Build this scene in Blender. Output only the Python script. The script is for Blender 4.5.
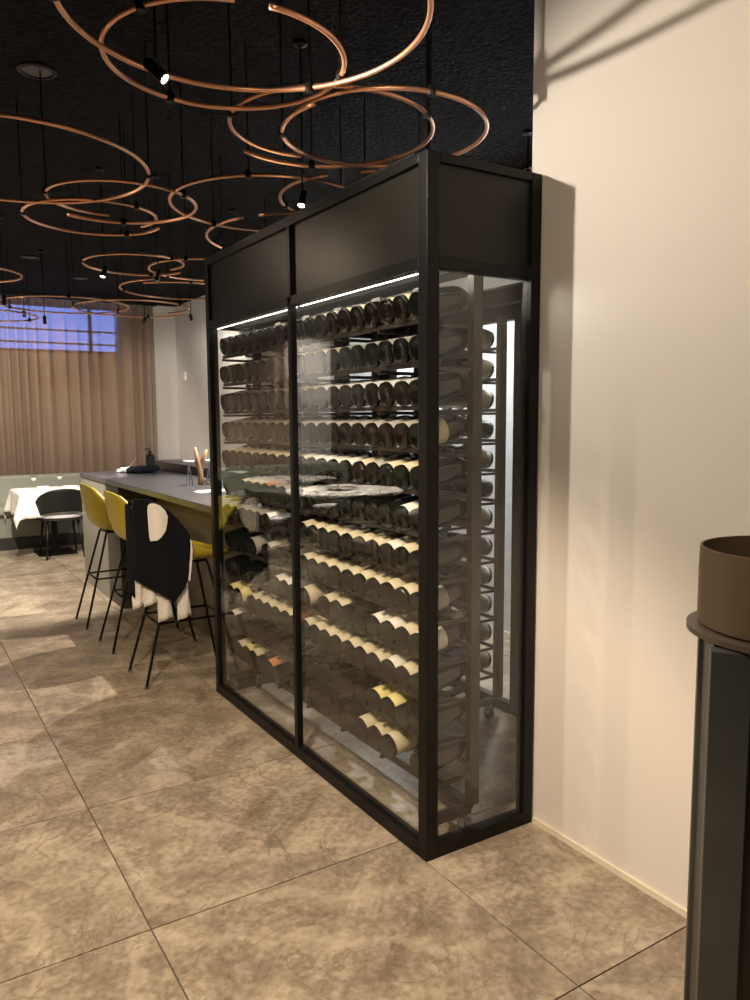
import bpy, bmesh, math, random
from mathutils import Vector, Matrix
from math import sin, cos, pi, sqrt, atan2, radians
random.seed(7)
sc = bpy.context.scene
for o in list(bpy.data.objects): bpy.data.objects.remove(o)
COL = sc.collection

# ---------------------------------------------------------------- camera
F, YAW, PITCH, ROLL, CX, CY, CH = 771.98, 0.56272, -0.105799, -0.005881, -1.51009, -2.07017, 1.55
fw = Vector((sin(YAW)*cos(PITCH), cos(YAW)*cos(PITCH), sin(PITCH)))
r0 = Vector((cos(YAW), -sin(YAW), 0)); u0 = r0.cross(fw)
rt = cos(ROLL)*r0 + sin(ROLL)*u0; up = -sin(ROLL)*r0 + cos(ROLL)*u0
cam = bpy.data.objects.new('camera', bpy.data.cameras.new('camera')); COL.objects.link(cam)
M = Matrix((rt, up, -fw)).transposed().to_4x4(); M.translation = (CX, CY, CH)
cam.matrix_world = M
cam.data.sensor_width = 36; cam.data.lens = F*36/1000; cam.data.clip_start = .05
sc.camera = cam
def at(x, y, axis, val):
    d = fw + rt*((x-375)/F) + up*((500-y)/F)
    o = Vector((CX, CY, CH)); return o + d*((val-o[axis])/d[axis])

# ---------------------------------------------------------------- world, exposure
w = bpy.data.worlds.new('dusk'); sc.world = w; w.use_nodes = True
bg = w.node_tree.nodes['Background']; bg.inputs[0].default_value = (.17, .26, .78, 1); bg.inputs[1].default_value = 2.2
vs = sc.view_settings; vs.view_transform = 'Standard'; vs.look = 'None'; vs.gamma = 1; vs.use_curve_mapping = False
vs.exposure = 0.5
WARM = (1, .79, .57); NEUT = (1, .88, .74); COOL = (.93, .96, 1)
LIGHT = 1.0

# ---------------------------------------------------------------- materials
def mat(name, col, rough=.5, metal=0, noise=None, bump=None, spec=.5, emit=None, coat=0):
    m = bpy.data.materials.new(name); m.use_nodes = True
    nt = m.node_tree; b = nt.nodes['Principled BSDF']
    b.inputs['Base Color'].default_value = (*col, 1); b.inputs['Roughness'].default_value = rough
    b.inputs['Metallic'].default_value = metal; b.inputs['Specular IOR Level'].default_value = spec
    b.inputs['Coat Weight'].default_value = coat
    if emit:
        b.inputs['Emission Color'].default_value = (*emit[0], 1); b.inputs['Emission Strength'].default_value = emit[1]
    if noise or bump:
        tc = nt.nodes.new('ShaderNodeTexCoord')
    if noise:                                    # (scale, amount, second colour)
        n = nt.nodes.new('ShaderNodeTexNoise'); n.inputs['Scale'].default_value = noise[0]; n.inputs['Detail'].default_value = 6
        nt.links.new(tc.outputs['Object'], n.inputs['Vector'])
        r = nt.nodes.new('ShaderNodeMapRange'); r.inputs[1].default_value = .35; r.inputs[2].default_value = .65; r.inputs[4].default_value = noise[1]
        nt.links.new(n.outputs['Fac'], r.inputs[0])
        mx = nt.nodes.new('ShaderNodeMix'); mx.data_type = 'RGBA'
        mx.inputs[6].default_value = (*col, 1); mx.inputs[7].default_value = (*noise[2], 1)
        nt.links.new(r.outputs[0], mx.inputs[0]); nt.links.new(mx.outputs[2], b.inputs['Base Color'])
    if bump:                                     # (scale, strength)
        n = nt.nodes.new('ShaderNodeTexNoise'); n.inputs['Scale'].default_value = bump[0]; n.inputs['Detail'].default_value = 5
        nt.links.new(tc.outputs['Object'], n.inputs['Vector'])
        bp = nt.nodes.new('ShaderNodeBump'); bp.inputs['Strength'].default_value = bump[1]; bp.inputs['Distance'].default_value = .02
        nt.links.new(n.outputs['Fac'], bp.inputs['Height']); nt.links.new(bp.outputs[0], b.inputs['Normal'])
    return m

def stone_mat():
    m = bpy.data.materials.new('stone_tile'); m.use_nodes = True; nt = m.node_tree; N = nt.nodes; Lk = nt.links
    b = N['Principled BSDF']
    tc = N.new('ShaderNodeTexCoord'); oi = N.new('ShaderNodeObjectInfo')
    ml = N.new('ShaderNodeVectorMath'); ml.operation = 'SCALE'; ml.inputs[0].default_value = (37, 91, 53); Lk.new(oi.outputs['Random'], ml.inputs['Scale'])
    ang = N.new('ShaderNodeMath'); ang.operation = 'MULTIPLY'; ang.inputs[1].default_value = 6.28; Lk.new(oi.outputs['Random'], ang.inputs[0])
    vr = N.new('ShaderNodeVectorRotate'); vr.rotation_type = 'Z_AXIS'; Lk.new(tc.outputs['Object'], vr.inputs['Vector']); Lk.new(ang.outputs[0], vr.inputs['Angle'])
    ad = N.new('ShaderNodeVectorMath'); Lk.new(vr.outputs[0], ad.inputs[0]); Lk.new(ml.outputs[0], ad.inputs[1])
    st = N.new('ShaderNodeMapping'); st.inputs['Scale'].default_value = (1.0, 3.2, 1); Lk.new(ad.outputs[0], st.inputs[0])
    n1 = N.new('ShaderNodeTexNoise'); n1.inputs['Scale'].default_value = 1.5; n1.inputs['Detail'].default_value = 8; n1.inputs['Roughness'].default_value = .62; n1.inputs['Distortion'].default_value = 1.3
    Lk.new(st.outputs[0], n1.inputs['Vector'])
    n2 = N.new('ShaderNodeTexNoise'); n2.inputs['Scale'].default_value = 9; n2.inputs['Detail'].default_value = 8; n2.inputs['Roughness'].default_value = .7
    Lk.new(ad.outputs[0], n2.inputs['Vector'])
    n3 = N.new('ShaderNodeTexNoise'); n3.inputs['Scale'].default_value = 1.7; n3.inputs['Detail'].default_value = 7; n3.inputs['Roughness'].default_value = .55; n3.inputs['Distortion'].default_value = 2.0
    Lk.new(ad.outputs[0], n3.inputs['Vector'])
    n4 = N.new('ShaderNodeTexNoise'); n4.noise_type = 'RIDGED_MULTIFRACTAL'; n4.inputs['Scale'].default_value = 1.4; n4.inputs['Detail'].default_value = 10; n4.inputs['Roughness'].default_value = .62; n4.inputs['Lacunarity'].default_value = 2.1; n4.inputs['Distortion'].default_value = .9
    sm = N.new('ShaderNodeMapping'); sm.inputs['Scale'].default_value = (1.0, 2.0, 1); Lk.new(ad.outputs[0], sm.inputs[0]); Lk.new(sm.outputs[0], n4.inputs['Vector'])
    n5 = N.new('ShaderNodeTexNoise'); n5.inputs['Scale'].default_value = 45; n5.inputs['Detail'].default_value = 4; Lk.new(ad.outputs[0], n5.inputs['Vector'])
    cr = N.new('ShaderNodeValToRGB'); e = cr.color_ramp.elements
    e[0].position = .32; e[0].color = (.195, .153, .107, 1); e[1].position = .68; e[1].color = (.37, .308, .222, 1)
    x = cr.color_ramp.elements.new(.5); x.color = (.275, .225, .165, 1)
    Lk.new(n1.outputs['Fac'], cr.inputs[0])
    mx = N.new('ShaderNodeMix'); mx.data_type = 'RGBA'; mx.blend_type = 'OVERLAY'; mx.inputs[0].default_value = .3
    Lk.new(cr.outputs[0], mx.inputs[6]); Lk.new(n2.outputs['Fac'], mx.inputs[7])
    mr = N.new('ShaderNodeMapRange'); mr.inputs[1].default_value = .25; mr.inputs[2].default_value = .8; mr.inputs[3].default_value = 0; mr.inputs[4].default_value = .5; Lk.new(n4.outputs['Fac'], mr.inputs[0])
    m3 = N.new('ShaderNodeMix'); m3.data_type = 'RGBA'; m3.inputs[7].default_value = (.5, .43, .33, 1); Lk.new(mr.outputs[0], m3.inputs[0]); Lk.new(mx.outputs[2], m3.inputs[6])
    m4 = N.new('ShaderNodeMix'); m4.data_type = 'RGBA'; m4.blend_type = 'SOFT_LIGHT'; m4.inputs[0].default_value = .9; Lk.new(m3.outputs[2], m4.inputs[6]); Lk.new(n5.outputs['Fac'], m4.inputs[7])
    wv = N.new('ShaderNodeTexWave'); wv.inputs['Scale'].default_value = .8; wv.inputs['Distortion'].default_value = 15; wv.inputs['Detail'].default_value = 6; wv.inputs['Detail Scale'].default_value = 1.15; wv.inputs['Detail Roughness'].default_value = .62
    Lk.new(ad.outputs[0], wv.inputs['Vector'])
    w1 = N.new('ShaderNodeMapRange'); w1.inputs[1].default_value = .82; w1.inputs[2].default_value = 1; w1.inputs[4].default_value = .32; Lk.new(wv.outputs['Fac'], w1.inputs[0])
    w2 = N.new('ShaderNodeMapRange'); w2.inputs[1].default_value = .16; w2.inputs[2].default_value = 0; w2.inputs[4].default_value = .34; Lk.new(wv.outputs['Fac'], w2.inputs[0])
    m5 = N.new('ShaderNodeMix'); m5.data_type = 'RGBA'; m5.inputs[7].default_value = (.54, .46, .35, 1); Lk.new(w1.outputs[0], m5.inputs[0]); Lk.new(m4.outputs[2], m5.inputs[6])
    m6 = N.new('ShaderNodeMix'); m6.data_type = 'RGBA'; m6.inputs[7].default_value = (.14, .105, .072, 1); Lk.new(w2.outputs[0], m6.inputs[0]); Lk.new(m5.outputs[2], m6.inputs[6])
    vn = N.new('ShaderNodeMath'); vn.operation = 'SUBTRACT'; vn.inputs[1].default_value = .5; Lk.new(n3.outputs['Fac'], vn.inputs[0])
    va = N.new('ShaderNodeMath'); va.operation = 'ABSOLUTE'; Lk.new(vn.outputs[0], va.inputs[0])
    vm = N.new('ShaderNodeMapRange'); vm.inputs[1].default_value = 0; vm.inputs[2].default_value = .012; vm.inputs[3].default_value = .55; vm.inputs[4].default_value = 0
    Lk.new(va.outputs[0], vm.inputs[0])
    m2 = N.new('ShaderNodeMix'); m2.data_type = 'RGBA'; m2.inputs[7].default_value = (.13, .098, .066, 1)
    Lk.new(vm.outputs[0], m2.inputs[0]); Lk.new(m6.outputs[2], m2.inputs[6])
    Lk.new(m2.outputs[2], b.inputs['Base Color'])
    b.inputs['Roughness'].default_value = .34; b.inputs['Specular IOR Level'].default_value = .45
    bp = N.new('ShaderNodeBump'); bp.inputs['Strength'].default_value = .12; bp.inputs['Distance'].default_value = .01
    Lk.new(n1.outputs['Fac'], bp.inputs['Height']); Lk.new(bp.outputs[0], b.inputs['Normal'])
    return m

def glass_mat(name, tint=(1, 1, 1), ior=1.5):
    # thin clear sheet: Fresnel mirror over straight transmission, same on both faces
    m = bpy.data.materials.new(name); m.use_nodes = True; nt = m.node_tree; N = nt.nodes; Lk = nt.links
    N.remove(N['Principled BSDF']); out = N['Material Output']
    g = N.new('ShaderNodeNewGeometry'); mi = N.new('ShaderNodeMix'); mi.inputs[2].default_value = ior; mi.inputs[3].default_value = 1/ior
    Lk.new(g.outputs['Backfacing'], mi.inputs[0])
    fr = N.new('ShaderNodeFresnel'); Lk.new(mi.outputs[0], fr.inputs['IOR'])
    t = N.new('ShaderNodeBsdfTransparent'); t.inputs[0].default_value = (*tint, 1)
    gl = N.new('ShaderNodeBsdfGlossy'); gl.inputs['Roughness'].default_value = 0.0
    mx = N.new('ShaderNodeMixShader'); Lk.new(fr.outputs[0], mx.inputs[0]); Lk.new(t.outputs[0], mx.inputs[1]); Lk.new(gl.outputs[0], mx.inputs[2])
    Lk.new(mx.outputs[0], out.inputs[0]); return m

def curtain_mat():
    m = bpy.data.materials.new('sheer_curtain'); m.use_nodes = True; nt = m.node_tree; N = nt.nodes; Lk = nt.links
    N.remove(N['Principled BSDF']); out = N['Material Output']
    d = N.new('ShaderNodeBsdfDiffuse'); d.inputs[0].default_value = (.33, .22, .145, 1)
    tl = N.new('ShaderNodeBsdfTranslucent'); tl.inputs[0].default_value = (.33, .22, .145, 1)
    tr = N.new('ShaderNodeBsdfTransparent')
    a = N.new('ShaderNodeMixShader'); a.inputs[0].default_value = .35; Lk.new(d.outputs[0], a.inputs[1]); Lk.new(tl.outputs[0], a.inputs[2])
    c = N.new('ShaderNodeMixShader'); c.inputs[0].default_value = .3; Lk.new(a.outputs[0], c.inputs[1]); Lk.new(tr.outputs[0], c.inputs[2])
    Lk.new(c.outputs[0], out.inputs[0]); return m

MT = dict(
    stone=stone_mat(), grout=mat('grout', (.09, .072, .055), .9),
    ceiling=mat('black_sprayed_ceiling', (.006, .0055, .0055), .95, bump=(34, 1.0), noise=(24, 1, (.014, .0125, .012)), spec=.1),
    wallwarm=mat('painted_plaster', (.72, .68, .63), .6, noise=(1.2, .25, (.69, .65, .60)), bump=(60, .03)),
    wallgrey=mat('grey_white_plaster', (.62, .61, .60), .7, bump=(60, .03)),
    darkwall=mat('dark_brown_panel', (.018, .014, .011), .6, noise=(3, .6, (.011, .009, .007))),
    baseb=mat('cream_skirting', (.72, .65, .52), .4),
    blackmetal=mat('black_powder_coated_steel', (.005, .0046, .0042), .42, spec=.22),
    header=mat('dark_bronze_sheet', (.009, .008, .006), .4, spec=.28, noise=(2, .5, (.012, .0105, .0078))),
    glass=glass_mat('clear_pane', (.985, .99, .985)), thinglass=glass_mat('clear_thin_glass', (.96, .96, .96), 1.5),
    led=mat('led_diffuser', (.9, .9, .9), .4, emit=((1, .95, .86), 9)),
    led_fill=mat('added_led_fill', (.9, .9, .9), .4, emit=((1, .93, .82), 70)),
    rack=mat('dark_brown_rack', (.03, .022, .015), .5, noise=(8, .5, (.02, .015, .010))),
    rubber=mat('grey_rubber', (.08, .08, .08), .7), steel=mat('brushed_steel', (.45, .45, .45), .35, 1),
    copper=mat('copper_tube', (.86, .45, .27), .32, .75, noise=(6, .6, (.78, .39, .22))),
    bottle=mat('dark_green_bottle_glass', (.004, .005, .003), .1, spec=.6),
    bottle_b=mat('brown_black_bottle_glass', (.007, .004, .002), .1, spec=.6),
    bottle_c=mat('pale_straw_bottle_glass', (.26, .24, .12), .1, spec=.6),
    lab_cream=mat('cream_label', (.62, .55, .38), .6), lab_white=mat('white_label', (.72, .70, .64), .6),
    lab_grey=mat('grey_label', (.38, .36, .31), .6), lab_red=mat('orange_label', (.62, .24, .09), .6), lab_yel=mat('yellow_label', (.8, .68, .28), .6),
    cap_blk=mat('black_foil', (.02, .02, .022), .3), cap_red=mat('red_foil', (.42, .03, .06), .3, .3), cap_gold=mat('gold_foil', (.6, .42, .14), .3, .7),
    cap_blue=mat('blue_foil', (.08, .14, .45), .3, .3), cap_white=mat('white_foil', (.75, .74, .7), .35),
    counter=mat('black_stone_counter', (.05, .05, .055), .32, spec=.5, noise=(14, .4, (.035, .035, .037))),
    panel=mat('grey_bar_panel', (.21, .2, .17), .42, noise=(3, .6, (.17, .16, .135))), inner=mat('dark_recess_board', (.03, .027, .02), .5), knee=mat('olive_brown_board', (.10, .085, .055), .5),
    yellow=mat('mustard_shell', (.40, .31, .02), .42), yellow2=mat('mustard_seat_pad', (.62, .46, .05), .7),
    blackfab=mat('black_wool', (.008, .008, .011), .95, spec=.1, bump=(120, .2)), shirt=mat('white_cotton', (.72, .68, .62), .85, bump=(35, .25), spec=.2),
    blackshell=mat('black_shell_chair', (.009, .0085, .008), .5, spec=.3), pad=mat('grey_seat_pad', (.5, .49, .5), .8),
    banq=mat('grey_green_upholstery', (.235, .25, .205), .75, noise=(3, .4, (.21, .225, .185)), bump=(90, .1)), plinth=mat('dark_plinth', (.02, .018, .016), .6),
    cloth=mat('white_table_linen', (.80, .77, .72), .85, spec=.2), white=mat('white_ceramic', (.82, .8, .76), .3),
    curtain=curtain_mat(), wood=mat('driftwood', (.30, .17, .08), .6, noise=(12, .7, (.18, .1, .045))),
    frost=mat('frosted_bronze_acrylic', (.118, .083, .048), .5, noise=(3, .3, (.10, .07, .042)), spec=.4), bronze=mat('brown_tray', (.10, .078, .06), .42, .2),
    standgrey=mat('waxed_steel', (.065, .069, .066), .45, .2, noise=(5, .7, (.045, .048, .046))), lens=mat('lamp_lens', (1, 1, 1), .3, emit=((1, .9, .75), 25)),
    pale=mat('water_painted_bright', (.8, .82, .82), .15), grille=mat('grey_grille', (.10, .095, .09), .6), wframe=mat('window_frame_grey', (.05, .055, .08), .5), stripw=mat('white_aluminium', (.8, .8, .8), .3, .2),
)

# ---------------------------------------------------------------- mesh builder
class MB:
    def __init__(s): s.v = []; s.f = []
    def box(s, x0, x1, y0, y1, z0, z1):
        n = len(s.v)
        s.v += [(x, y, z) for z in (z0, z1) for y in (y0, y1) for x in (x0, x1)]
        s.f += [tuple(n+i for i in q) for q in ((0,2,3,1),(4,5,7,6),(0,1,5,4),(2,6,7,3),(0,4,6,2),(1,3,7,5))]; return s
    def tube(s, pts, rad, seg=8, closed=False):
        P = [Vector(p) for p in pts]; n = len(P); base = len(s.v); ref = None
        for i in range(n):
            t = (P[(i+1) % n]-P[i-1]) if closed else (P[min(i+1, n-1)]-P[max(i-1, 0)])
            t.normalize()
            if ref is None: ref = Vector((0, 0, 1)) if abs(t.z) < .9 else Vector((1, 0, 0))
            a = t.cross(ref).normalized(); b = a.cross(t).normalized()
            if not closed and n > 2: ref = b
            r = rad[i] if isinstance(rad, (list, tuple)) else rad
            for k in range(seg):
                q = P[i] + a*(cos(2*pi*k/seg)*r) + b*(sin(2*pi*k/seg)*r); s.v.append(tuple(q))
        for i in range(n if closed else n-1):
            for k in range(seg):
                j = (i+1) % n; s.f.append((base+i*seg+k, base+i*seg+(k+1) % seg, base+j*seg+(k+1) % seg, base+j*seg+k))
        if not closed:
            s.f.append(tuple(base+k for k in range(seg))[::-1]); s.f.append(tuple(base+(n-1)*seg+k for k in range(seg)))
        return s
    def lathe(s, prof, seg=24, c=(0, 0, 0), closed=False):
        base = len(s.v); n = len(prof)
        for (r, z) in prof:
            for k in range(seg): s.v.append((c[0]+r*cos(2*pi*k/seg), c[1]+r*sin(2*pi*k/seg), c[2]+z))
        for i in range(n if closed else n-1):
            j = (i+1) % n
            for k in range(seg): s.f.append((base+i*seg+k, base+i*seg+(k+1) % seg, base+j*seg+(k+1) % seg, base+j*seg+k))
        if not closed:
            if prof[0][0] > 1e-6: s.f.append(tuple(base+k for k in range(seg))[::-1])
            if prof[-1][0] > 1e-6: s.f.append(tuple(base+(n-1)*seg+k for k in range(seg)))
        return s
    def grid(s, fn, nu, nv):
        base = len(s.v)
        for i in range(nu+1):
            for j in range(nv+1): s.v.append(tuple(fn(i/nu, j/nv)))
        for i in range(nu):
            for j in range(nv):
                a = base+i*(nv+1)+j; s.f.append((a, a+nv+1, a+nv+2, a+1))
        return s
    def mesh(s, name, m=None, smooth=False):
        me = bpy.data.meshes.new(name); me.from_pydata(s.v, [], s.f)
        bm = bmesh.new(); bm.from_mesh(me); bmesh.ops.remove_doubles(bm, verts=bm.verts, dist=1e-6); bmesh.ops.recalc_face_normals(bm, faces=bm.faces); bm.to_mesh(me); bm.free()
        if m is not None: me.materials.append(MT[m] if isinstance(m, str) else m)
        if smooth:
            for p in me.polygons: p.use_smooth = True
            if smooth == 'auto': me.set_sharp_from_angle(angle=radians(38))
        return me
    def build(s, name, m, parent=None, smooth=False, bevel=0):
        return obj(name, s.mesh(name, m, smooth), parent, bevel)
def obj(name, me, parent=None, bevel=0, loc=None, rot=None):
    o = bpy.data.objects.new(name, me); COL.objects.link(o)
    if parent: o.parent = parent
    if loc: o.location = loc
    if rot: o.rotation_euler = rot
    if bevel:
        b = o.modifiers.new('bevel', 'BEVEL'); b.width = bevel; b.segments = 2; b.limit_method = 'ANGLE'
    return o
def tag(o, label=None, cat=None, group=None, kind=None):
    if label: o['label'] = label
    if cat: o['category'] = cat
    if group: o['group'] = group
    if kind: o['kind'] = kind
    return o
def thing(name, loc, label, cat, group=None, rz=0):
    o = bpy.data.objects.new(name, None); COL.objects.link(o); o.location = loc; o.rotation_euler = (0, 0, rz); o.empty_display_size = .1
    return tag(o, label, cat, group)
def struct(name, mb, m, label, parent=None, smooth=False):
    o = mb.build(name, m, parent, smooth); o['kind'] = 'structure'; o['label'] = label; return o
def copy_tree(o, parent=None):
    c = o.copy(); COL.objects.link(c); c.parent = parent
    for ch in list(o.children): copy_tree(ch, c)
    return c
def box(*a): return MB().box(*a)

# ---------------------------------------------------------------- room shell
XL, XR, YN, YF, ZC = -4.6, 2.1, -4.0, 9.0, 3.15
floor = struct('floor', box(XL-.2, XR+.2, YN-.2, YF+.2, -.1, -.006), 'grout', 'large brown stone tiled restaurant floor')
xs = [XL] + [v for v in (0 + .917*k for k in range(-6, 4)) if XL+.02 < v < XR-.02] + [XR]
ys = [YN] + [v for v in (.166 + .872*k for k in range(-6, 14)) if YN+.02 < v < YF-.02] + [YF]
cache = {}
for i in range(len(xs)-1):
    for j in range(len(ys)-1):
        a, b = xs[i+1]-xs[i]-.005, ys[j+1]-ys[j]-.005
        k = (round(a, 3), round(b, 3))
        if k not in cache: cache[k] = box(-a/2, a/2, -b/2, b/2, -.006, 0).mesh('tile', 'stone')
        obj('tile', cache[k], floor, loc=((xs[i]+xs[i+1])/2, (ys[j]+ys[j+1])/2, 0))
struct('ceiling', box(XL-.2, XR+.2, YN-.2, YF+.2, ZC, ZC+.15), 'ceiling', 'black rough sprayed ceiling')
struct('wall_right', box(XR, XR+.15, YN-.2, YF+.2, -.1, ZC), 'wallgrey', 'pale grey plaster wall behind the bar and wine cabinet')
struct('wall_left', box(XL-.15, XL, YN-.2, YF+.2, -.1, ZC), 'darkwall', 'dark brown wall across the room')
struct('wall_front', box(XL, XR, YN-.15, YN, -.1, ZC), 'darkwall', 'dark wall behind the viewer')
WX0, WX1, WZ0, WZ1 = -1.7, 1.28, 2.44, 3.08
wb = MB().box(XL, XR, YF, YF+.15, -.1, WZ0).box(XL, XR, YF, YF+.15, WZ1, ZC).box(XL, WX0, YF, YF+.15, WZ0, WZ1).box(WX1, XR, YF, YF+.15, WZ0, WZ1)
struct('wall_back', wb, 'wallgrey', 'pale end wall behind the sheer curtain')
win = struct('window_1', MB().box(WX0, WX1, YF+.03, YF+.08, WZ0, WZ0+.04).box(WX0, WX1, YF+.03, YF+.08, WZ1-.04, WZ1), 'wframe', 'high strip window showing blue dusk behind the curtain')
for z in (2.57, 2.74): box(WX0, WX1, YF+.03, YF+.08, z-.011, z+.011).build('glazing_bar', 'wframe', win)
for x in (-.9, .93): box(x-.02, x+.02, YF+.03, YF+.08, WZ0, WZ1).build('mullion', 'wframe', win)
box(WX0, WX1, YF+.05, YF+.056, WZ0, WZ1).build('window_pane', 'thinglass', win)
struct('wall_partition', box(.508, .68, YN, .06, 0, ZC), 'wallwarm', 'warm white plaster wall beside the wine cabinet')
struct('baseboard_partition', MB().box(.498, .508, YN, -.004, 0, .022), 'baseb', 'low cream skirting strip along the warm white wall')
struct('baseboard_right', MB().box(XR-.012, XR, .5, 8.5, 0, .05), 'baseb', 'pale skirting along the grey wall')

# ---------------------------------------------------------------- spotlights (heads hang on rods from the ceiling)
SPOTS = 'pendant spotlights under the black ceiling'
head_me = MB().lathe([(.0, .04), (.013, .04), (.017, .034), (.017, -.036), (.0155, -.036), (.015, -.03), (0, -.03)], 16).mesh('lamp_head', 'blackmetal', 'auto')
lens_me = MB().lathe([(.0, -.0305), (.0145, -.0305), (.0145, -.0315), (0, -.0315)], 16).mesh('lens', 'lens')
def spotlight(pos, target, power, label, angle=70, color=WARM, rad=.025, blend=.35):
    p = Vector(pos); t = thing('pendant_spotlight', (p.x, p.y, ZC), label, 'spotlight', SPOTS)
    d = (Vector(target)-p).normalized()
    MB().tube([(0, 0, 0), (0, 0, p.z-ZC+.035)], .0045, 6).build('rod', 'blackmetal', t)
    MB().lathe([(.03, 0), (.03, -.015), (.008, -.025)], 14).build('ceiling_rose', 'blackmetal', t)
    h = obj('lamp_head', head_me, t); q = (-d).to_track_quat('Z', 'Y'); h.rotation_mode = 'QUATERNION'; h.rotation_quaternion = q; h.location = (0, 0, p.z-ZC)
    ln = obj('lens', lens_me, h)
    l = bpy.data.lights.new('spot', 'SPOT'); l.energy = power*LIGHT; l.color = color; l.spot_size = radians(angle); l.spot_blend = blend; l.shadow_soft_size = rad
    lo = bpy.data.objects.new('spot_light', l); COL.objects.link(lo); lo.parent = h; lo.location = (0, 0, -.05)
    return t
S = spotlight
S((-.785, .25, 2.55), (.5, -.85, 1.0), 47, 'black spotlight clipped to the biggest copper ring, aimed at the warm white wall', 150, NEUT, .012, .5)
S((.088, 1.04, 2.5), (-.9, .3, 0), 75, 'lit black spotlight hanging just left of the wine cabinet header', 110, WARM)
S((.09, 3.16, 2.5), (-.6, 3.4, 0), 6, 'black spotlight above the middle yellow stool', 80, WARM)
S((-.25, 3.2, 2.5), (-1.3, 2.6, 0), 12, 'black spotlight under the small copper ring before the bar', 80, WARM)
S((-.16, 5.97, 2.5), (.1, 7.4, .75), 60, 'black spotlight in front of the curtain, over the dining table', 90, NEUT)
S((-.65, 4.8, 2.5), (-.7, 6.0, 0), 340, 'black spotlight beside the copper double ring', 90, NEUT)
S((.66, 5.5, 2.5), (1.0, 8.7, 1.3), 55, 'black spotlight above the far end of the bar', 100, NEUT)
S((.85, 3.7, 2.65), (-.5, 3.7, .1), 260, 'black spotlight over the back ledge of the bar', 88, NEUT, .012)
S((1.65, 1.3, 2.9), (1.75, 1.3, 0), 175, 'black spotlight in the passage behind the wine cabinet', 150, COOL, .05)
S((1.65, 2.9, 2.9), (1.9, 2.9, .5), 200, 'black spotlight on the grey wall past the wine cabinet', 140, COOL, .05)
S((1.5, 6.6, 2.7), (2.1, 7.4, 1.3), 40, 'black spotlight by the corner of the curtain and grey wall', 130, NEUT)
S((-1.6, -.6, 2.75), (-1.35, 0.3, 0), 255, 'black spotlight above the open floor before the wine cabinet', 104, WARM)
S((-2.2, 1.9, 2.75), (-1.7, 1.2, 0), 60, 'black spotlight above the aisle', 120, WARM)
S((-1.3, -1.6, 2.8), (0.3, -.7, .6), 48, 'black spotlight above the bowl stand', 120, WARM)
S((-1.0, 2.35, 2.55), (0, 1.8, 2.2), 9, 'added fill spotlight brightening the left header panel of the wine cabinet', 75, WARM)  # added lamp without a known source, brightens the header panel
S((-2.77, 5.2, 2.6), (-2.77, 5.5, .75), 700, 'black spotlight over the round white table', 52, NEUT)
S((-2.95, 7.2, 2.6), (-3.1, 7.6, .75), 250, 'black spotlight over the round table by the curtain', 100, NEUT)
S((-1.4, 7.2, 2.6), (-1.0, 8.8, 1.2), 70, 'black spotlight washing the middle of the curtain', 130, NEUT)
S((-.1, 7.6, 2.75), (.1, 8.84, 1.2), 40, 'black spotlight washing the curtain behind the clothed table', 130, WARM)
S((-4.1, 8.0, 2.7), (-4.2, 9, 1.9), 110, 'black spotlight washing the white end wall strip', 100, NEUT)
S((-3.4, 2.6, 2.75), (-2.6, 3.4, 0), 100, 'black spotlight over the open floor across from the cabinet', 120, WARM)

# ---------------------------------------------------------------- wine cabinet
W, D, H, DB = 2.04, .5, 2.4, 1.22
HB, HT = 2.035, 2.075
cab = thing('wine_cabinet', (0, 0, 0), 'tall black steel framed glass wine cabinet full of bottles', 'cabinet')
B = 'blackmetal'
for (x0, x1, y0, y1) in ((0, .05, 0, .05), (D-.045, D, 0, .045), (0, .05, W-.045, W), (DB-.05, DB, .82, .87), (DB-.05, DB, W-.05, W)):
    box(x0, x1, y0, y1, 0, H).build('post', B, cab, bevel=.002)
box(0, .03, 1.0-.0, 1.03, .05, H-.03).build('mullion', B, cab, bevel=.002)
for z0, z1, n in ((0, .05, 'bottom_rail'), (HB, HT, 'header_rail'), (H-.03, H, 'top_rail')):
    box(.0, .045, .05, W-.045, z0, z1).build(n, B, cab, bevel=.002)
    box(.05, D-.045, 0.0, .045, z0, z1).build(n, B, cab, bevel=.002)
    box(DB-.05, DB, .87, W-.05, z0, z1).build(n, B, cab, bevel=.002)
    box(.05, DB-.05, W-.045, W, z0, z1).build(n, B, cab, bevel=.002)
box(.018, .024, .05, 1.0, HT, H-.03).build('header_panel', 'header', cab)
box(.018, .024, 1.03, W-.045, HT, H-.03).build('header_panel', 'header', cab)
box(.05, D-.045, .014, .02, HT, H-.03).build('header_panel', 'header', cab)
box(DB-.03, DB-.024, .87, W-.05, HT, H-.03).build('header_panel', 'header', cab)
box(.05, DB-.05, W-.03, W-.024, HT, H-.03).build('header_panel', 'header', cab)
box(.0, DB, .07, W, H, H+.01).build('roof_panel', 'header', cab)
box(.05, DB-.06, .03, W-.05, HT+.03, HT+.04).build('soffit_panel', 'header', cab)
for x in (.155, .5, .8): box(x-.02, x+.02, .06, W-.06, HT-.035, HT+.03).build('soffit_duct', 'grille', cab)
box(D+.01, DB-.0, .068, .085, 0, H).build('side_panel', 'header', cab)
box(DB-.02, DB, .085, .82, 0, H).build('back_panel', 'header', cab)
box(.014, .022, .05, 1.0, .05, HB).build('glass_pane', 'glass', cab)
box(.014, .022, 1.03, W-.045, .05, HB).build('glass_pane', 'glass', cab)
box(.05, D-.045, .012, .02, .05, HB).build('glass_pane', 'glass', cab)
for x in (.45, .83): box(x, x+.04, W-.045, W, .05, HB).build('mullion', B, cab)
box(DB-.03, DB-.022, .87, W-.05, .05, HB).build('glass_pane', 'glass', cab)
box(.05, DB-.05, W-.03, W-.022, .05, HB).build('glass_pane', 'glass', cab)
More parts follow.
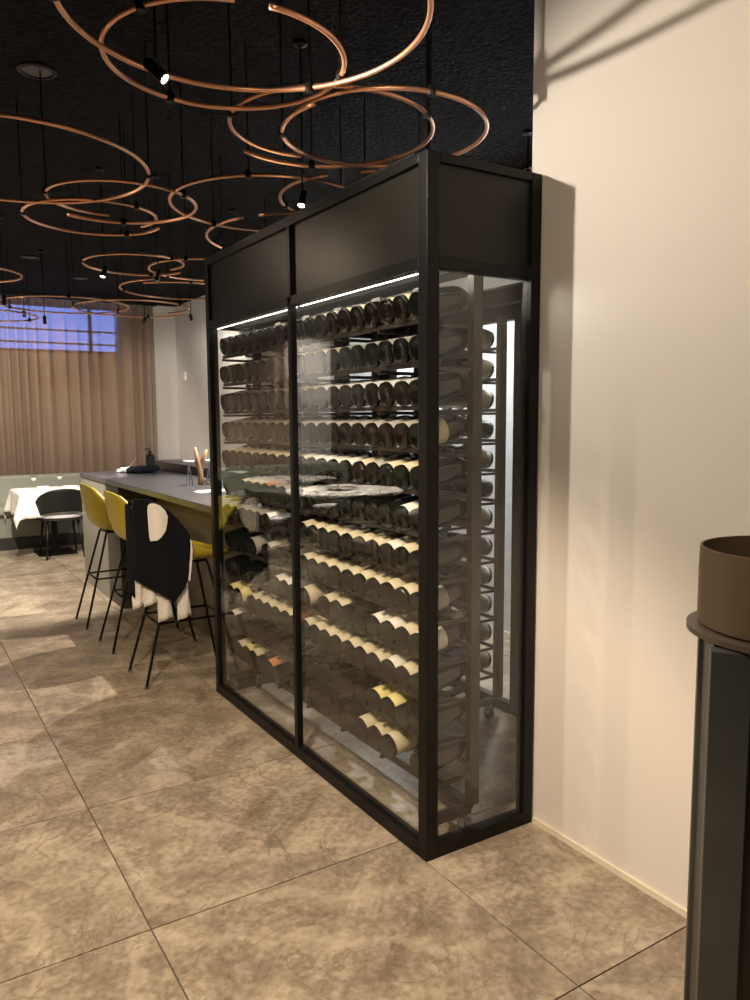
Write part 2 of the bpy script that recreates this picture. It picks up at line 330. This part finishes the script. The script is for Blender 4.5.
for y0, y1 in ((.055, .995), (1.035, W-.05)):
    box(.046, .052, y0, y1, HB-.001, HB+.006).build('led_strip', 'led', cab)
    box(.19, .205, y0, y1, HT+.022, HT+.03).build('led_strip', 'led_fill', cab)  # second strip added out of sight behind the duct to light the bottles

# ---------------------------------------------------------------- bottles
NROW, PITCHZ, ZTOP = 12, .1495, 1.945
TILT = radians(11)
RB = .0455
prof = [(0, .012), (.026, .006), (.039, .0), (.0445, .004), (RB, .012), (RB, .165), (.043, .183), (.034, .202), (.022, .220), (.016, .232), (.0145, .248), (.0145, .29), (0, .29)]
bot_me = {k: MB().lathe(prof, 20).mesh('wine_bottle', k, True) for k in ('bottle', 'bottle_b', 'bottle_c')}
lab_me = {k: MB().lathe([(RB+.0001, .022), (RB+.0007, .023), (RB+.0007, .115), (RB+.0001, .116)], 20).mesh('label', k, True) for k in ('lab_cream', 'lab_white', 'lab_grey', 'lab_red', 'lab_yel')}
cap_me = {k: MB().lathe([(.0165, .234), (.0156, .25), (.0152, .292), (.013, .294), (0, .294)], 14).mesh('capsule', k, True) for k in ('cap_blk', 'cap_red', 'cap_gold', 'cap_blue', 'cap_white')}
ORD = ['top', 'second', 'third', 'fourth', 'fifth', 'sixth', 'seventh', 'eighth', 'ninth', 'tenth', 'eleventh', 'lowest']
LN = dict(lab_cream='cream', lab_white='white', lab_grey='grey', lab_red='orange', lab_yel='yellow'); CN = dict(cap_blk='black', cap_red='red', cap_gold='gold', cap_blue='blue', cap_white='white')
GN = dict(bottle='dark green', bottle_b='dark brown', bottle_c='pale straw')
def bottle(loc, yawflip, glass, lab, cap, where, group):
    text = f"{GN[glass]} wine bottle, " + (f"{LN[lab]} label, " if lab else 'no label, ') + f"{CN[cap]} foil, {where}"
    o = obj('wine_bottle', bot_me[glass], loc=loc)
    o.rotation_euler = (random.uniform(-pi, pi), 0, 0)
    # axis of the bottle (local z) lies along +x (front rack) or -x (rear rack), neck tilted up
    ax = Vector((-cos(TILT) if yawflip else cos(TILT), 0, sin(TILT)))
    o.rotation_mode = 'QUATERNION'; o.rotation_quaternion = ax.to_track_quat('Z', 'Y')
    tag(o, text, 'bottle', group)
    if lab: obj('label', lab_me[lab], o)
    obj('capsule', cap_me[cap], o)
    return o
def pick(seq): return random.choices([a for a, _ in seq], [b for _, b in seq])[0]
NF, YF0, YF1 = 19, .128, 1.92
for rI in range(NROW):
    z = ZTOP - PITCHZ*rI
    run = None
    for c in range(NF):
        if run is None or random.random() < .25:
            run = (pick([('bottle', 5), ('bottle_b', 5), ('bottle_c', .2 if rI > 3 else 0)]), pick([('lab_cream', 5), ('lab_white', 1.2), ('lab_grey', 2.4), ('lab_yel', .5), (None, 7.0 if rI > 4 else 1.5)]),
                   pick([('cap_blk', 5), ('cap_red', 1.8), ('cap_gold', 1), ('cap_blue', .6), ('cap_white', 1.4)]))
        b = run
        if rI > 4 and random.random() < .05: b = (run[0], pick([('lab_red', 1), ('lab_white', 2)]), run[2])
        if c == 0: b = ('bottle', {3: 'lab_cream', 7: 'lab_grey', 8: 'lab_white'}.get(rI), pick([('cap_blk', 2), ('cap_red', 1), ('cap_gold', 1)]))
        if rI > 5 and c and random.random() < .07: continue
        y = YF0 + (YF1-YF0)*c/(NF-1)
        bottle((.04+random.uniform(0, .006), y, z-.012), False, *b, f"{ORD[rI]} row, front rack, " + ("corner-side pane" if y < 1.015 else "bar-side pane"), 'bottles on the front wine rack')
NB, YB0, YB1 = 4, .945, 1.255
for rI in range(NROW):
    z = ZTOP - PITCHZ*rI
    for c in range(NB):
        g, l, k = pick([('bottle', 5), ('bottle_b', 4)]), pick([('lab_cream', 5), ('lab_white', 2), ('lab_grey', 2), (None, 2)]), pick([('cap_blk', 5), ('cap_red', 1), ('cap_gold', 1)])
        bottle((1.075, YB0+(YB1-YB0)*c/(NB-1), z-.012), True, g, l, k, f"{ORD[rI]} row of the rear rack", 'bottles on the rear wine rack')
def rack(name, label, xb, flip, y0, y1, posts, dxp, pw):
    t = thing(name, (0, 0, 0), label, 'wine rack')
    sg = -1 if flip else 1
    xp = xb + sg*dxp
    for k, y in enumerate(posts):
        hw = .016 if k in (0, len(posts)-1) else pw
        box(xp-.021, xp+.021, y-hw, y+hw, .11, ZTOP+.1).build('upright', 'rack', t)
    for rI in range(NROW):
        z = ZTOP - PITCHZ*rI
        for dx, wd, hh in ((.035, .006, .016), (.205, .006, .016)):
            x = xb+sg*dx; zz = z-.012+math.tan(TILT)*dx-RB/cos(TILT)-.002
            box(x-wd, x+wd, y0, y1, zz-hh, zz).build('rail', 'rack', t)
        for y in posts:       # short bracket carrying both rails
            xa, xz = sorted((xb+sg*.02, xb+sg*.22)); box(xa, xz, y-.006, y+.006, z-.084, z-.072).build('bracket', 'rack', t)
    xa, xz = sorted((xb+sg*.02, xb+sg*.21))
    box(xa, xz, y0, y0+.03, .08, .11).build('base_bar', 'rack', t); box(xa, xz, y1-.03, y1, .08, .11).build('base_bar', 'rack', t)
    box(xp-.02, xp+.02, y0+.03, y1-.03, .08, .11).build('base_bar', 'rack', t)
    for x in (xa+.02, xz-.02):
        for y in (y0+.015, y1-.015):
            c = MB().tube([(x, y, .08), (x, y, .062)], .012, 10).box(x-.016, x-.012, y-.018, y+.018, .03, .066).box(x+.012, x+.016, y-.018, y+.018, .03, .066).build('caster', 'steel', t)
            MB().tube([(x-.01, y, .031), (x+.01, y, .031)], .031, 18).build('wheel', 'rubber', c, 'auto')
rack('wine_rack', 'dark brown front wine rack on casters behind the cabinet glass', .04, False, .06, 1.985, (.076, .39, .70, 1.02, 1.33, 1.65, 1.969), .225, .034)
rack('wine_rack', 'dark brown rear wine rack on casters by the cabinet back glass', 1.075, True, .86, 1.33, (.876, 1.095, 1.314), -.02, .02)

# ---------------------------------------------------------------- bar
bar = thing('bar_counter', (0, 0, 0), 'long dark bar counter with grey end panel and knee recess', 'bar')
BX0, BX1, BY0, BY1 = .05, .80, 2.12, 5.7
box(BX0-.01, BX1, BY0, BY1+.01, 1.01, 1.05).build('worktop', 'counter', bar, bevel=.003)
box(BX0, BX1-.02, 4.72, BY1, 0, 1.01).build('end_block', 'panel', bar, bevel=.002)
box(.36, .40, BY0, 4.72, .0, 1.01).build('back_board', 'knee', bar)
box(.40, BX1-.02, BY0, 4.72, .0, 1.01).build('cupboard_body', 'inner', bar)
box(BX0+.0, .36, 4.30, 4.72, 0, 1.01).build('inner_support', 'inner', bar)
box(BX1, BX1+.28, BY0, 5.9, 0, 1.04).build('service_body', 'inner', bar)
box(BX1-.0, BX1+.30, BY0, 5.92, 1.04, 1.13).build('raised_ledge', 'counter', bar, bevel=.003)

# ---------------------------------------------------------------- bar stools
def interp(tab, t):
    n = len(tab)-1; i = min(int(t*n), n-1); f = t*n-i
    p = [Vector(tab[max(0, min(n, k))]) for k in (i-1, i, i+1, i+2)]
    return .5*((2*p[1])+(-p[0]+p[2])*f+(2*p[0]-5*p[1]+4*p[2]-p[3])*f*f+(-p[0]+3*p[1]-3*p[2]+p[3])*f**3)
ctr = [(.245, 0, .735), (.145, 0, .725), (.005, 0, .715), (-.125, 0, .72), (-.21, 0, .765), (-.25, 0, .86), (-.27, 0, .97), (-.28, 0, 1.07)]
edg = [(.215, .14, .74), (.145, .205, .765), (.055, .23, .79), (-.025, .24, .825), (-.085, .24, .87), (-.13, .235, .92), (-.18, .215, .985), (-.235, .165, 1.045)]
def shell_pt(u, v, off=0):
    s = 2*v-1; c = interp(ctr, u); e = interp(edg, u); a = abs(s)
    return Vector((c.x+(e.x-c.x)*a**2.2, (1 if s > 0 else -1)*e.y*sin(a*pi/2)**.9 if a else 0, c.z+(e.z-c.z)*a**2.2))
stool = thing('bar_stool', (0, 0, 0), '-', 'bar stool', 'mustard bar stools at the bar')
sh = MB().grid(shell_pt, 22, 20).build('shell', 'yellow', stool, True)
so = sh.modifiers.new('solid', 'SOLIDIFY'); so.thickness = .014; so.offset = 0
ucv = []
for sx in (-1, 1):
    for sy in (-1, 1):
        MB().tube([(-.03+sx*.10, sy*.09, .712), (-.03+sx*.115, sy*.105, .69), (-.05+sx*.28, sy*.185, .008)], .0085, 8).build('leg', B, stool, True)
        MB().lathe([(.011, 0), (.011, .014), (0, .014)], 10, (-.05+sx*.28, sy*.185, 0)).build('foot_cap', 'rubber', stool)
def legpt(sx, sy, z):
    f = (.69-z)/(.69-.008); return Vector((-.03+sx*.115+f*(-.02+sx*.165), sy*(.105+f*.08), z))
for z in (.36,):
    q = [legpt(-1, -1, z), legpt(1, -1, z), legpt(1, 1, z), legpt(-1, 1, z)]
    for k in range(4): MB().tube([q[k], q[(k+1) % 4]], .0075, 8).build('footrest_bar', B, stool, True)
box(-.14, .08, -.10, .10, .695, .712).build('mounting_plate', B, stool)
stool.location = (-.005, 4.0, 0); stool['label'] = 'mustard shell bar stool farthest from the wine cabinet, before the grey bar end'
s2 = copy_tree(stool); s2.location = (.005, 3.26, 0); s2['label'] = 'mustard shell bar stool between the plain end stool and the waistcoat stool'
s3 = copy_tree(stool); s3.location = (.005, 2.48, 0); s3['label'] = 'mustard bar stool with a black waistcoat hung on it, next to the wine cabinet'

# garments on the stool beside the cabinet: they drape over the near wing of the shell
def drape(rows, y0, bulge=.05, folds=(0, 0), nx=16, thick=.006, wrap=None):
    # rows: (z, left x, right x) from top to bottom; surface hangs in the x-z plane, bowed toward the room
    zs = [r[0] for r in rows]
    def fn(u, v):
        t = u*(len(rows)-1); i = min(int(t), len(rows)-2); f = t-i
        z, a, b = (rows[i][k]+(rows[i+1][k]-rows[i][k])*f for k in range(3))
        x = a+(b-a)*v
        y = y0-bulge*sin(pi*min(max((x+.40)/.5, 0), 1))+folds[0]*sin(folds[1]*x+z*3)
        return (x, y, z)
    return MB().grid(fn, 6*(len(rows)-1), nx)
def cloth(name, mb, m, parent=None, thick=.008):
    o = mb.build(name, m, parent, True); s = o.modifiers.new('solid', 'SOLIDIFY'); s.thickness = thick; s.offset = 0
    return o
YG = 2.235
def rows_px(lst):      # (pixel y, left x, right x) of the photograph -> rows on the plane of the shell's near wing
    out = []
    for y, a, b in lst:
        pa, pb = at(a, y, 1, YG), at(b, y, 1, YG); out.append(((pa.z+pb.z)/2, pa.x, pb.x))
    return out
vest = tag(cloth('waistcoat', drape(rows_px([(499, 134, 146), (501, 132.5, 150), (506, 131.5, 161), (513, 131, 169), (521, 131, 177), (529, 131.2, 183), (537, 131.5, 187.5), (546, 132, 188.5), (556, 132.5, 188), (566, 133, 187.5), (576, 134, 187), (582, 142, 186), (589, 154, 183), (595, 164, 178.5), (600, 171, 173.5)]), YG, .03, (.004, 45)), 'blackfab', thick=.012),
           'black waistcoat with pointed front hung over the bar stool by the wine cabinet', 'waistcoat')
xL = at(131, 530, 1, YG).x
cloth('back_panel', MB().grid(lambda u, v: (xL+.004-.014*sin(pi*v), YG+.09*v, 1.06-.50*u+.02*sin(v*9)), 14, 14), 'blackfab', vest, .012)
cloth('shoulder_fold', MB().grid(lambda u, v: (xL+.01+.13*v, YG-.005+.10*u, 1.065+.03*sin(pi*u)-.03*v*v), 10, 8), 'blackfab', vest, .012)
sl = tag(cloth('shirt', drape(rows_px([(503, 148, 152), (505, 146, 157), (510, 145.5, 162), (516, 146, 165), (523, 146.5, 164.5), (530, 147, 163), (536, 147.5, 159), (540, 148.5, 155)]), YG-.03, .02, (.003, 70)), 'shirt', thick=.012),
         'white shirt under the black waistcoat, sleeve and tails showing', 'shirt')
cloth('shirt_edge', drape(rows_px([(536, 184, 187), (541, 186.5, 190), (550, 187.8, 191), (565, 187.5, 190), (580, 186.5, 188.5)]), YG-.01, .02), 'shirt', sl)
def cuff(name, px0, px1, py0, py1, yo):
    a0, a1 = at(px0, py0, 1, YG+yo), at(px1, py1, 1, YG+yo); x0, x1, z1, z0 = a0.x, a1.x, a0.z, a1.z
    def fn(u, v):
        a = 2*pi*v; cx = (x0+x1)/2; hw = (x1-x0)/2*(.82+.18*u)
        return (cx+hw*cos(a)+.012*(u-.5), YG+yo+.022*sin(a)+.004*sin(a*4+u*5), z1+(z0-z1)*u+.012*cos(a+.6)*u)
    return cloth(name, MB().grid(fn, 8, 28), 'shirt', sl, .004)
cuff('cuff', 156, 171.5, 580, 619, .028); cuff('cuff', 175.5, 190, 575, 617, .03); cuff('shirt_tail', 130.5, 143, 570, 607, .034); cuff('shirt_tail', 141.5, 157, 574, 604, .03)

# ---------------------------------------------------------------- things on the bar
t = thing('soap_pump_bottle', (.62, 5.35, 1.05), 'black pump bottle standing on the bar beside a folded cloth', 'bottle')
MB().lathe([(.04, 0), (.042, .01), (.042, .15), (.03, .165), (.014, .17), (.014, .19)], 20).build('body', 'blackshell', t, 'auto')
MB().tube([(0, 0, .19), (0, 0, .23)], .006, 8).tube([(0, 0, .225), (-.05, 0, .215)], .006, 8).lathe([(.018, .185), (.018, .2), (0, .2)], 14).build('pump', 'blackshell', t)
def rollcloth(name, loc, L, r, m, label, rz):
    o = thing(name, loc, label, 'cloth', None, rz)
    MB().tube([(-L/2+L*i/10, .006*sin(i*1.3), r+.004*sin(i*2.1)) for i in range(11)], [r*(.75+.25*sin(pi*i/10)) for i in range(11)], 12).build('roll', m, o, True)
    MB().tube([(-L*.45+L*.9*i/8, r*1.4+.004*cos(i), r*.75) for i in range(9)], r*.72, 10).build('fold', m, o, True)
rollcloth('folded_cloth', (.50, 5.15, 1.05), .30, .038, 'blackfab', 'dark folded cloth lying on the bar by the pump bottle', .3)
rollcloth('rolled_napkin', (.40, 5.36, 1.05), .17, .026, 'cloth', 'white rolled napkin on the bar in front of the pump bottle', .7)
t = thing('bar_tool', (.5, 5.5, 1.05), 'slim steel angled bar tool leaning by the pump bottle', 'bar tool')
MB().tube([(-.06, 0, .01), (.03, 0, .13)], .006, 8).build('stem', 'steel', t); MB().lathe([(.028, 0), (.028, .01), (0, .014)], 14, (-.06, 0, 0)).build('foot', 'steel', t)
# driftwood candle stand
t = thing('driftwood_stand', (.50, 3.62, 1.05), 'forked driftwood stand with two white saucers on wire legs', 'ornament')
MB().tube([(.0, -.01, .0), (.005, 0, .09), (-.018, .0, .19), (-.03, .01, .285)], [.022, .02, .019, .011], 8).build('wood_branch', 'wood', t, True)
MB().tube([(.012, .0, .0), (.012, .01, .10), (.03, .0, .19), (.055, -.01, .27)], [.02, .018, .02, .01], 8).build('wood_branch', 'wood', t, True)
for x in (-.085, .075):
    MB().lathe([(0, .172), (.03, .172), (.045, .185), (.04, .19), (0, .18)], 18, (x, 0, 0)).build('saucer', 'white', t, True)
    for dx in (-.025, .0, .025): MB().tube([(x, 0, .172), (x+dx*1.3, dx*.6, .0)], .0035, 6).build('wire_leg', 'steel', t)
MB().tube([(.02, 0, .05), (.05, .0, .02), (.075, .0, .0)], [.012, .010, .006], 6).build('wood_root', 'wood', t, True)
t = thing('paper_menu', (.36, 3.02, 1.05), 'white folded menu card lying on the bar by the driftwood stand', 'menu')
box(-.10, .10, -.07, .07, 0, .004).build('sheet', 'cloth', t); box(-.07, .12, -.05, .08, .004, .008).build('sheet', 'cloth', t)
t = thing('small_dish_stack', (.36, 2.45, 1.05), 'stack of white small plates at the cabinet end of the bar', 'plates')
for k in range(4): MB().lathe([(0, k*.012), (.05, k*.012), (.085, k*.012+.014), (.085, k*.012+.018), (.05, k*.012+.004), (0, k*.012+.004)], 24).build('plate', 'white', t, True)

# ---------------------------------------------------------------- banquette, tables, chairs
bq = thing('banquette', (0, 0, 0), 'long grey green upholstered banquette under the curtain', 'banquette')
box(XL+.02, 1.95, 8.03, 8.62, .14, .42).build('seat_base', 'banq', bq, bevel=.01)
box(XL+.02, 1.95, 7.95, 8.45, .42, .52).build('seat_cushion', 'banq', bq, bevel=.025)
box(XL+.02, 1.95, 8.42, 8.62, .50, .86).build('back_cushion', 'banq', bq, bevel=.03)
box(XL+.02, 1.95, 7.99, 8.62, 0, .14).build('plinth', 'plinth', bq)
# curtain
def curt(u, v):
    x = -3.85+(1.735+3.85)*u
    ph = x*42+2.6*sin(x*3.1)+1.8*sin(x*7.7)
    return (x, 8.84+.055*sin(ph)*(.7+.3*v)+.018*sin(x*13+v*2)+.006*sin(ph*2.1+v*5), .03+(ZC-.04-.03)*v)
tag(MB().grid(curt, 900, 10).build('sheer_curtain', 'curtain', None, True), 'brown sheer pleated curtain covering the end wall', 'curtain')
tag(box(-3.9, 1.78, 8.80, 8.88, ZC-.035, ZC-.002).build('curtain_track', B), 'black curtain track on the ceiling', 'curtain track')

def dining_table(loc, hw, label):
    t = thing('dining_table', loc, label, 'table')
    box(-hw, hw, -hw, hw, .715, .742).build('tabletop', 'wood', t, bevel=.003)
    MB().tube([(0, 0, .012), (0, 0, .715)], .035, 12).build('column', B, t, 'auto'); box(-.21, .21, -.21, .21, 0, .012).build('base_plate', B, t)
    return t
TX, TY, HW = .09, 7.50, .39
dining_table((TX, TY, 0), HW-.01, 'square pedestal dining table under a white cloth by the banquette')
def cloth_pt(u, v):   # cloth param square bigger than the table, corners drop as points
    e = HW+.28; x, y = (2*u-1)*e, (2*v-1)*e
    ox, oy = max(0, abs(x)-HW), max(0, abs(y)-HW)
    drop = sqrt(ox*ox+oy*oy) if (ox and oy) else ox+oy
    sx, sy = (1 if x > 0 else -1), (1 if y > 0 else -1)
    X = max(-HW, min(HW, x)); Y = max(-HW, min(HW, y))
    fl = .02*drop/.2
    if ox and oy:
        k = .09*min(drop, .3)/.3
        X += sx*(.008+k*ox/drop); Y += sy*(.008+k*oy/drop); drop *= 1.0
    else:
        if ox: X += sx*(.008+fl+.012*sin(y*14)*ox/.28)
        if oy: Y += sy*(.008+fl+.012*sin(x*14)*oy/.28)
    return (TX+X, TY+Y, .748-drop*.98)
cl = tag(cloth('tablecloth', MB().grid(cloth_pt, 44, 44), 'cloth', None, .003), 'white linen cloth draped over the square table by the banquette', 'tablecloth')
def glass(loc, label):
    t = thing('wine_glass', loc, label, 'glass', 'wine glasses on the cloth covered table')
    MB().lathe([(.034, 0), (.034, .002), (.006, .006), (.0035, .02), (.0035, .085), (.008, .092)], 20).build('stem', 'thinglass', t, True)
    MB().lathe([(.006, .09), (.026, .105), (.036, .135), (.035, .165), (.027, .205), (.0262, .205), (.034, .165), (.035, .135), (.025, .106), (.004, .092)], 24).build('bowl', 'thinglass', t, True)
    MB().lathe([(0, .094), (.02, .103), (.033, .128), (.033, .13), (0, .13)], 20).build('water', 'pale', t, True)  # opaque pale water, brightness of refracted light put into its colour
glass((-.09, 7.62, .75), 'wine glass on the white cloth, nearer the free end of the table')
glass((.21, 7.70, .75), 'wine glass on the white cloth, nearer the bar')
def napkin(x, y, label):
    t = thing('napkin', (x, y, .75), label, 'napkin', 'napkins on the table')
    box(-.07, .07, -.05, .05, 0, .012).build('fold', 'cloth', t, bevel=.004); box(-.065, .065, -.045, .045, .012, .022).build('fold', 'cloth', t, bevel=.004)
napkin(.02, 7.70, 'white folded napkin between the two wine glasses'); napkin(.30, 7.62, 'white folded napkin beside the wine glass nearer the bar')

def chair_pt(u, v):
    a = (2*v-1); th = a*1.45
    top = cos(a*pi/2*.96)**.42; zb = .535-.075*a*a
    z = zb+(.775-.455)*u*top*(.8+.2*a*a)
    return (.285*sin(th)*(1+.03*u), -.03-.235*cos(th)-.05*u, z)
chair = thing('dining_chair', (.115, 7.235, 0), 'black rounded shell dining chair with grey seat pad at the clothed table', 'chair', None)
c_ = MB().grid(chair_pt, 12, 28).build('backrest', 'blackshell', chair, True); s_ = c_.modifiers.new('solid', 'SOLIDIFY'); s_.thickness = .018
def roundseat(z0, z1, k=1.0):
    pr = []
    mb = MB(); n = 28
    for z, g in ((z0, .92), (z0+.01, 1), (z1-.012, 1), (z1, .93)):
        for i in range(n):
            a = 2*pi*i/n; x = .27*k*g*cos(a); y = .25*k*g*sin(a)
            mb.v.append((x, y-.01, z))
    for j in range(3):
        for i in range(n): mb.f.append((j*n+i, j*n+(i+1) % n, (j+1)*n+(i+1) % n, (j+1)*n+i))
    mb.f.append(tuple(range(n))[::-1]); mb.f.append(tuple(3*n+i for i in range(n))); return mb
roundseat(.43, .452).build('seat', 'blackshell', chair, 'auto'); roundseat(.452, .492, .93).build('seat_pad', 'pad', chair, 'auto')
for sx in (-1, 1):
    for sy in (-1, 1): MB().tube([(sx*.16, sy*.15, .435), (sx*.20, sy*.225, 0)], [.014, .010], 8).build('leg', B, chair, True)

# tables across the room (seen mirrored in the cabinet glass)
def round_table(x, y, r, label):
    t = thing('round_table', (x, y, 0), label, 'table')
    MB().lathe([(0, .72), (r-.02, .72), (r, .735), (r, .75), (0, .75)], 48).build('tabletop', 'white', t, 'auto')
    MB().tube([(0, 0, .015), (0, 0, .72)], .045, 14).build('column', B, t, 'auto'); MB().lathe([(.30, 0), (.30, .012), (.05, .03), (0, .03)], 32).build('base', B, t, 'auto')
round_table(-2.77, 5.41, .66, 'round white table with a glass dish, across from the wine cabinet')
round_table(-3.0, 7.25, .62, 'round white table by the curtain')
t = thing('glass_dish', (-2.74, 5.43, .75), 'thick clear glass dish on the round white table', 'dish')
MB().lathe([(0, 0), (.17, 0), (.18, .01), (.18, .085), (.165, .085), (.165, .02), (0, .015)], 32).build('bowl', 'thinglass', t, 'auto')
MB().lathe([(0, .016), (.16, .021), (.16, .055), (0, .06)], 28).build('filling', 'white', t, 'auto')
def more_chair(x, y, rz, label):
    c = copy_tree(chair); c.location = (x, y, 0); c.rotation_euler = (0, 0, rz); c['label'] = label; c['group'] = 'black chairs at the round tables'
for k, a in enumerate((200, 290, 20, 110)):
    a = radians(a); more_chair(-2.77+.80*cos(a), 5.41+.80*sin(a), a+pi/2, 'black shell chair at the round white table with the glass dish')
for k, a in enumerate((30, 150, 215)):
    a = radians(a); more_chair(-3.0+.78*cos(a), 7.25+.78*sin(a), a+pi/2, 'black shell chair at the round white table by the curtain')

# ---------------------------------------------------------------- bowl stand
SX, SY, TZ = .075, -1.195, 1.105
st = thing('bowl_stand', (SX, SY, 0), 'tall black steel stand with a round brown tray top', 'stand')
MB().lathe([(0, -.004), (.196, -.004), (.205, 0), (.205, .012), (.2, .013), (0, .008)], 56, (0, 0, TZ-.012)).build('tray', 'bronze', st, 'auto')
yw = radians(39)
def rbox(x0, x1, y0, y1, z0, z1):
    m = box(x0, x1, y0, y1, z0, z1); m.v = [(x*cos(yw)-y*sin(yw), x*sin(yw)+y*cos(yw), z) for x, y, z in m.v]; return m
hw_ = .168
for sx in (-1, 1):
    for sy in (-1, 1):
        rbox(min(sx*hw_, sx*(hw_-.035)), max(sx*hw_, sx*(hw_-.035)), min(sy*hw_, sy*(hw_-.075)), max(sy*hw_, sy*(hw_-.075)), 0, TZ-.016).build('leg', 'standgrey', st, bevel=.002)
rbox(-hw_+.004, -hw_+.012, -hw_+.075, hw_-.075, TZ-.06, TZ-.016).build('apron', 'bronze', st)
rbox(-hw_+.04, hw_-.04, -hw_+.01, hw_-.01, .02, TZ-.02).build('dark_panel_core', 'inner', st)
rbox(-hw_, -hw_+.03, -hw_+.075, hw_-.075, 0, .03).build('foot_bar', 'standgrey', st)
bw = thing('frosted_bowl', (SX+.004, SY+.002, TZ+.001), 'frosted brown cylindrical bowl standing on the round tray', 'bowl')
MB().lathe([(0, 0), (.178, 0), (.184, .006), (.1845, .12), (.183, .168), (.178, .168), (.179, .12), (.177, .012), (0, .01)], 64).build('wall', 'frost', bw, 'auto')

# ---------------------------------------------------------------- copper rings
RINGS = [  # centre, radius, z, pixel of one tube end, sweep (deg, signed), radial drift, label
    ((-.647, -.094), .476, 2.60, (250, -90), 352, .0, 'widest copper ring, hanging before the cabinet with a spotlight clipped to it'),
    ((-.593, .193), .349, 2.62, (234, 2), -345, .0, 'small copper ring overlapping the widest ring'),
    ((-.067, .509), .372, 2.63, (231, 150), -400, .05, 'copper ring with crossing ends above the front corner of the wine cabinet'),
    ((.123, .424), .372, 2.61, (322, 103), -385, .05, 'copper ring reaching over the roof of the wine cabinet'),
    ((-1.027, 1.541), .570, 2.60, (0, 115), -360, .0, 'broad copper ring over the aisle'),
    ((-.472, 1.867), .348, 2.60, (58, 213), -395, .05, 'copper ring just behind the broad aisle ring'),
    ((-.53, 2.233), .332, 2.60, (162, 226), 385, .05, 'copper ring lapping the one behind the broad aisle ring'),
    ((.168, 1.568), .477, 2.60, (346, 187), 395, .03, 'copper ring with overlapping ends near the upper left of the wine cabinet'),
    ((.68, 2.10), .60, 2.60, (259, 215), 350, .0, 'copper ring over the cabinet end of the bar'),
    ((.546, 1.211), .437, 2.61, (361, 172), 340, .0, 'copper ring above the middle of the wine cabinet roof'),
    ((-.007, 3.365), .331, 2.60, (176, 270), 375, .03, 'small closed copper ring over the stools'),
    ((.503, 3.322), .41, 2.60, (204, 280), 350, .0, 'copper ring over the middle of the bar'),
    ((.589, 4.271), .464, 2.60, (151, 283), 370, .04, 'copper ring over the far half of the bar'),
    ((-1.05, 3.9), .40, 2.58, None, 380, .05, 'copper double ring by the aisle'),
    ((-.041, 5.6), .56, 2.56, (122, 306), 372, .0, 'copper ring in front of the blue window'),
    ((.549, 5.5), .53, 2.54, (185, 314), 380, .02, 'copper ring by the curtain corner above the bar end'),
    ((-.62, 6.3), .45, 2.55, None, 350, .0, 'low copper ring nearest the curtain'),
    ((.25, -1.75), .52, 2.62, None, 350, .0, 'copper ring near the ceiling over the bowl stand'),
]
p14 = at(17, 273, 2, 2.58); RINGS[13] = ((p14.x-.40*.846, p14.y+.40*.533),) + RINGS[13][1:]
for (c, r, z, endp, sweep, drift, label) in RINGS:
    k_ = (z-CH)/(2.6-CH)        # centres and radii were measured on the plane z = 2.6
    if endp: c = (CX+(c[0]-CX)*k_, CY+(c[1]-CY)*k_); r = r*k_
    if endp: e = at(endp[0], endp[1], 2, z); a0 = atan2(e.y-c[1], e.x-c[0])
    else: a0 = 2.0
    t = thing('copper_ring', (c[0], c[1], ZC), label, 'ring lamp', 'copper tube rings under the black ceiling')
    n = 84; pts = []
    for i in range(n+1):
        f = i/n; a = a0+radians(sweep)*f; rr = r*(1+drift*(.5-f)*2*.8); pts.append((rr*cos(a), rr*sin(a), z-ZC+(.03*(f-.5) if drift else 0)))
    MB().tube(pts, .0078, 10).build('copper_tube', 'copper', t, True)
    for k in (.12, .45, .78):
        p = pts[int(k*n)]
        MB().tube([(p[0], p[1], p[2]+.01), (p[0], p[1], 0)], .0035, 6).build('suspension_rod', B, t)
        MB().lathe([(.014, -.014), (.016, 0), (.014, .016), (.006, .024)], 10, p).build('clamp', B, t)

# ---------------------------------------------------------------- ceiling speakers, wall bits
def speaker(x, y, label, r=.085):
    t = thing('ceiling_speaker', (x, y, ZC), label, 'speaker', 'round ceiling speakers')
    MB().lathe([(r, 0), (r, -.008), (r*.8, -.012), (r*.78, -.004)], 28).build('rim', 'blackmetal', t, 'auto'); MB().lathe([(r*.78, -.003), (r*.76, -.006), (0, -.006)], 28).build('grille', 'grille', t)
speaker(-.82, 1.915, 'round grey ceiling speaker nearest the broad aisle ring')
p = at(30, 257, 2, ZC); speaker(p.x, p.y, 'round ceiling speaker beyond the aisle rings'); p = at(80, 278, 2, ZC); speaker(p.x, p.y, 'round ceiling speaker in front of the curtain')
t = thing('wall_sensor', (XR, 8.6, 2.15), 'small white sensor on the grey wall near the curtain', 'sensor')
box(-.03, 0, -.03, .03, -.06, .06).build('housing', 'stripw', t, bevel=.006); MB().lathe([(.02, 0), (.016, .01), (0, .014)], 12, (-.03, 0, -.02)).build('dome', 'white', t)
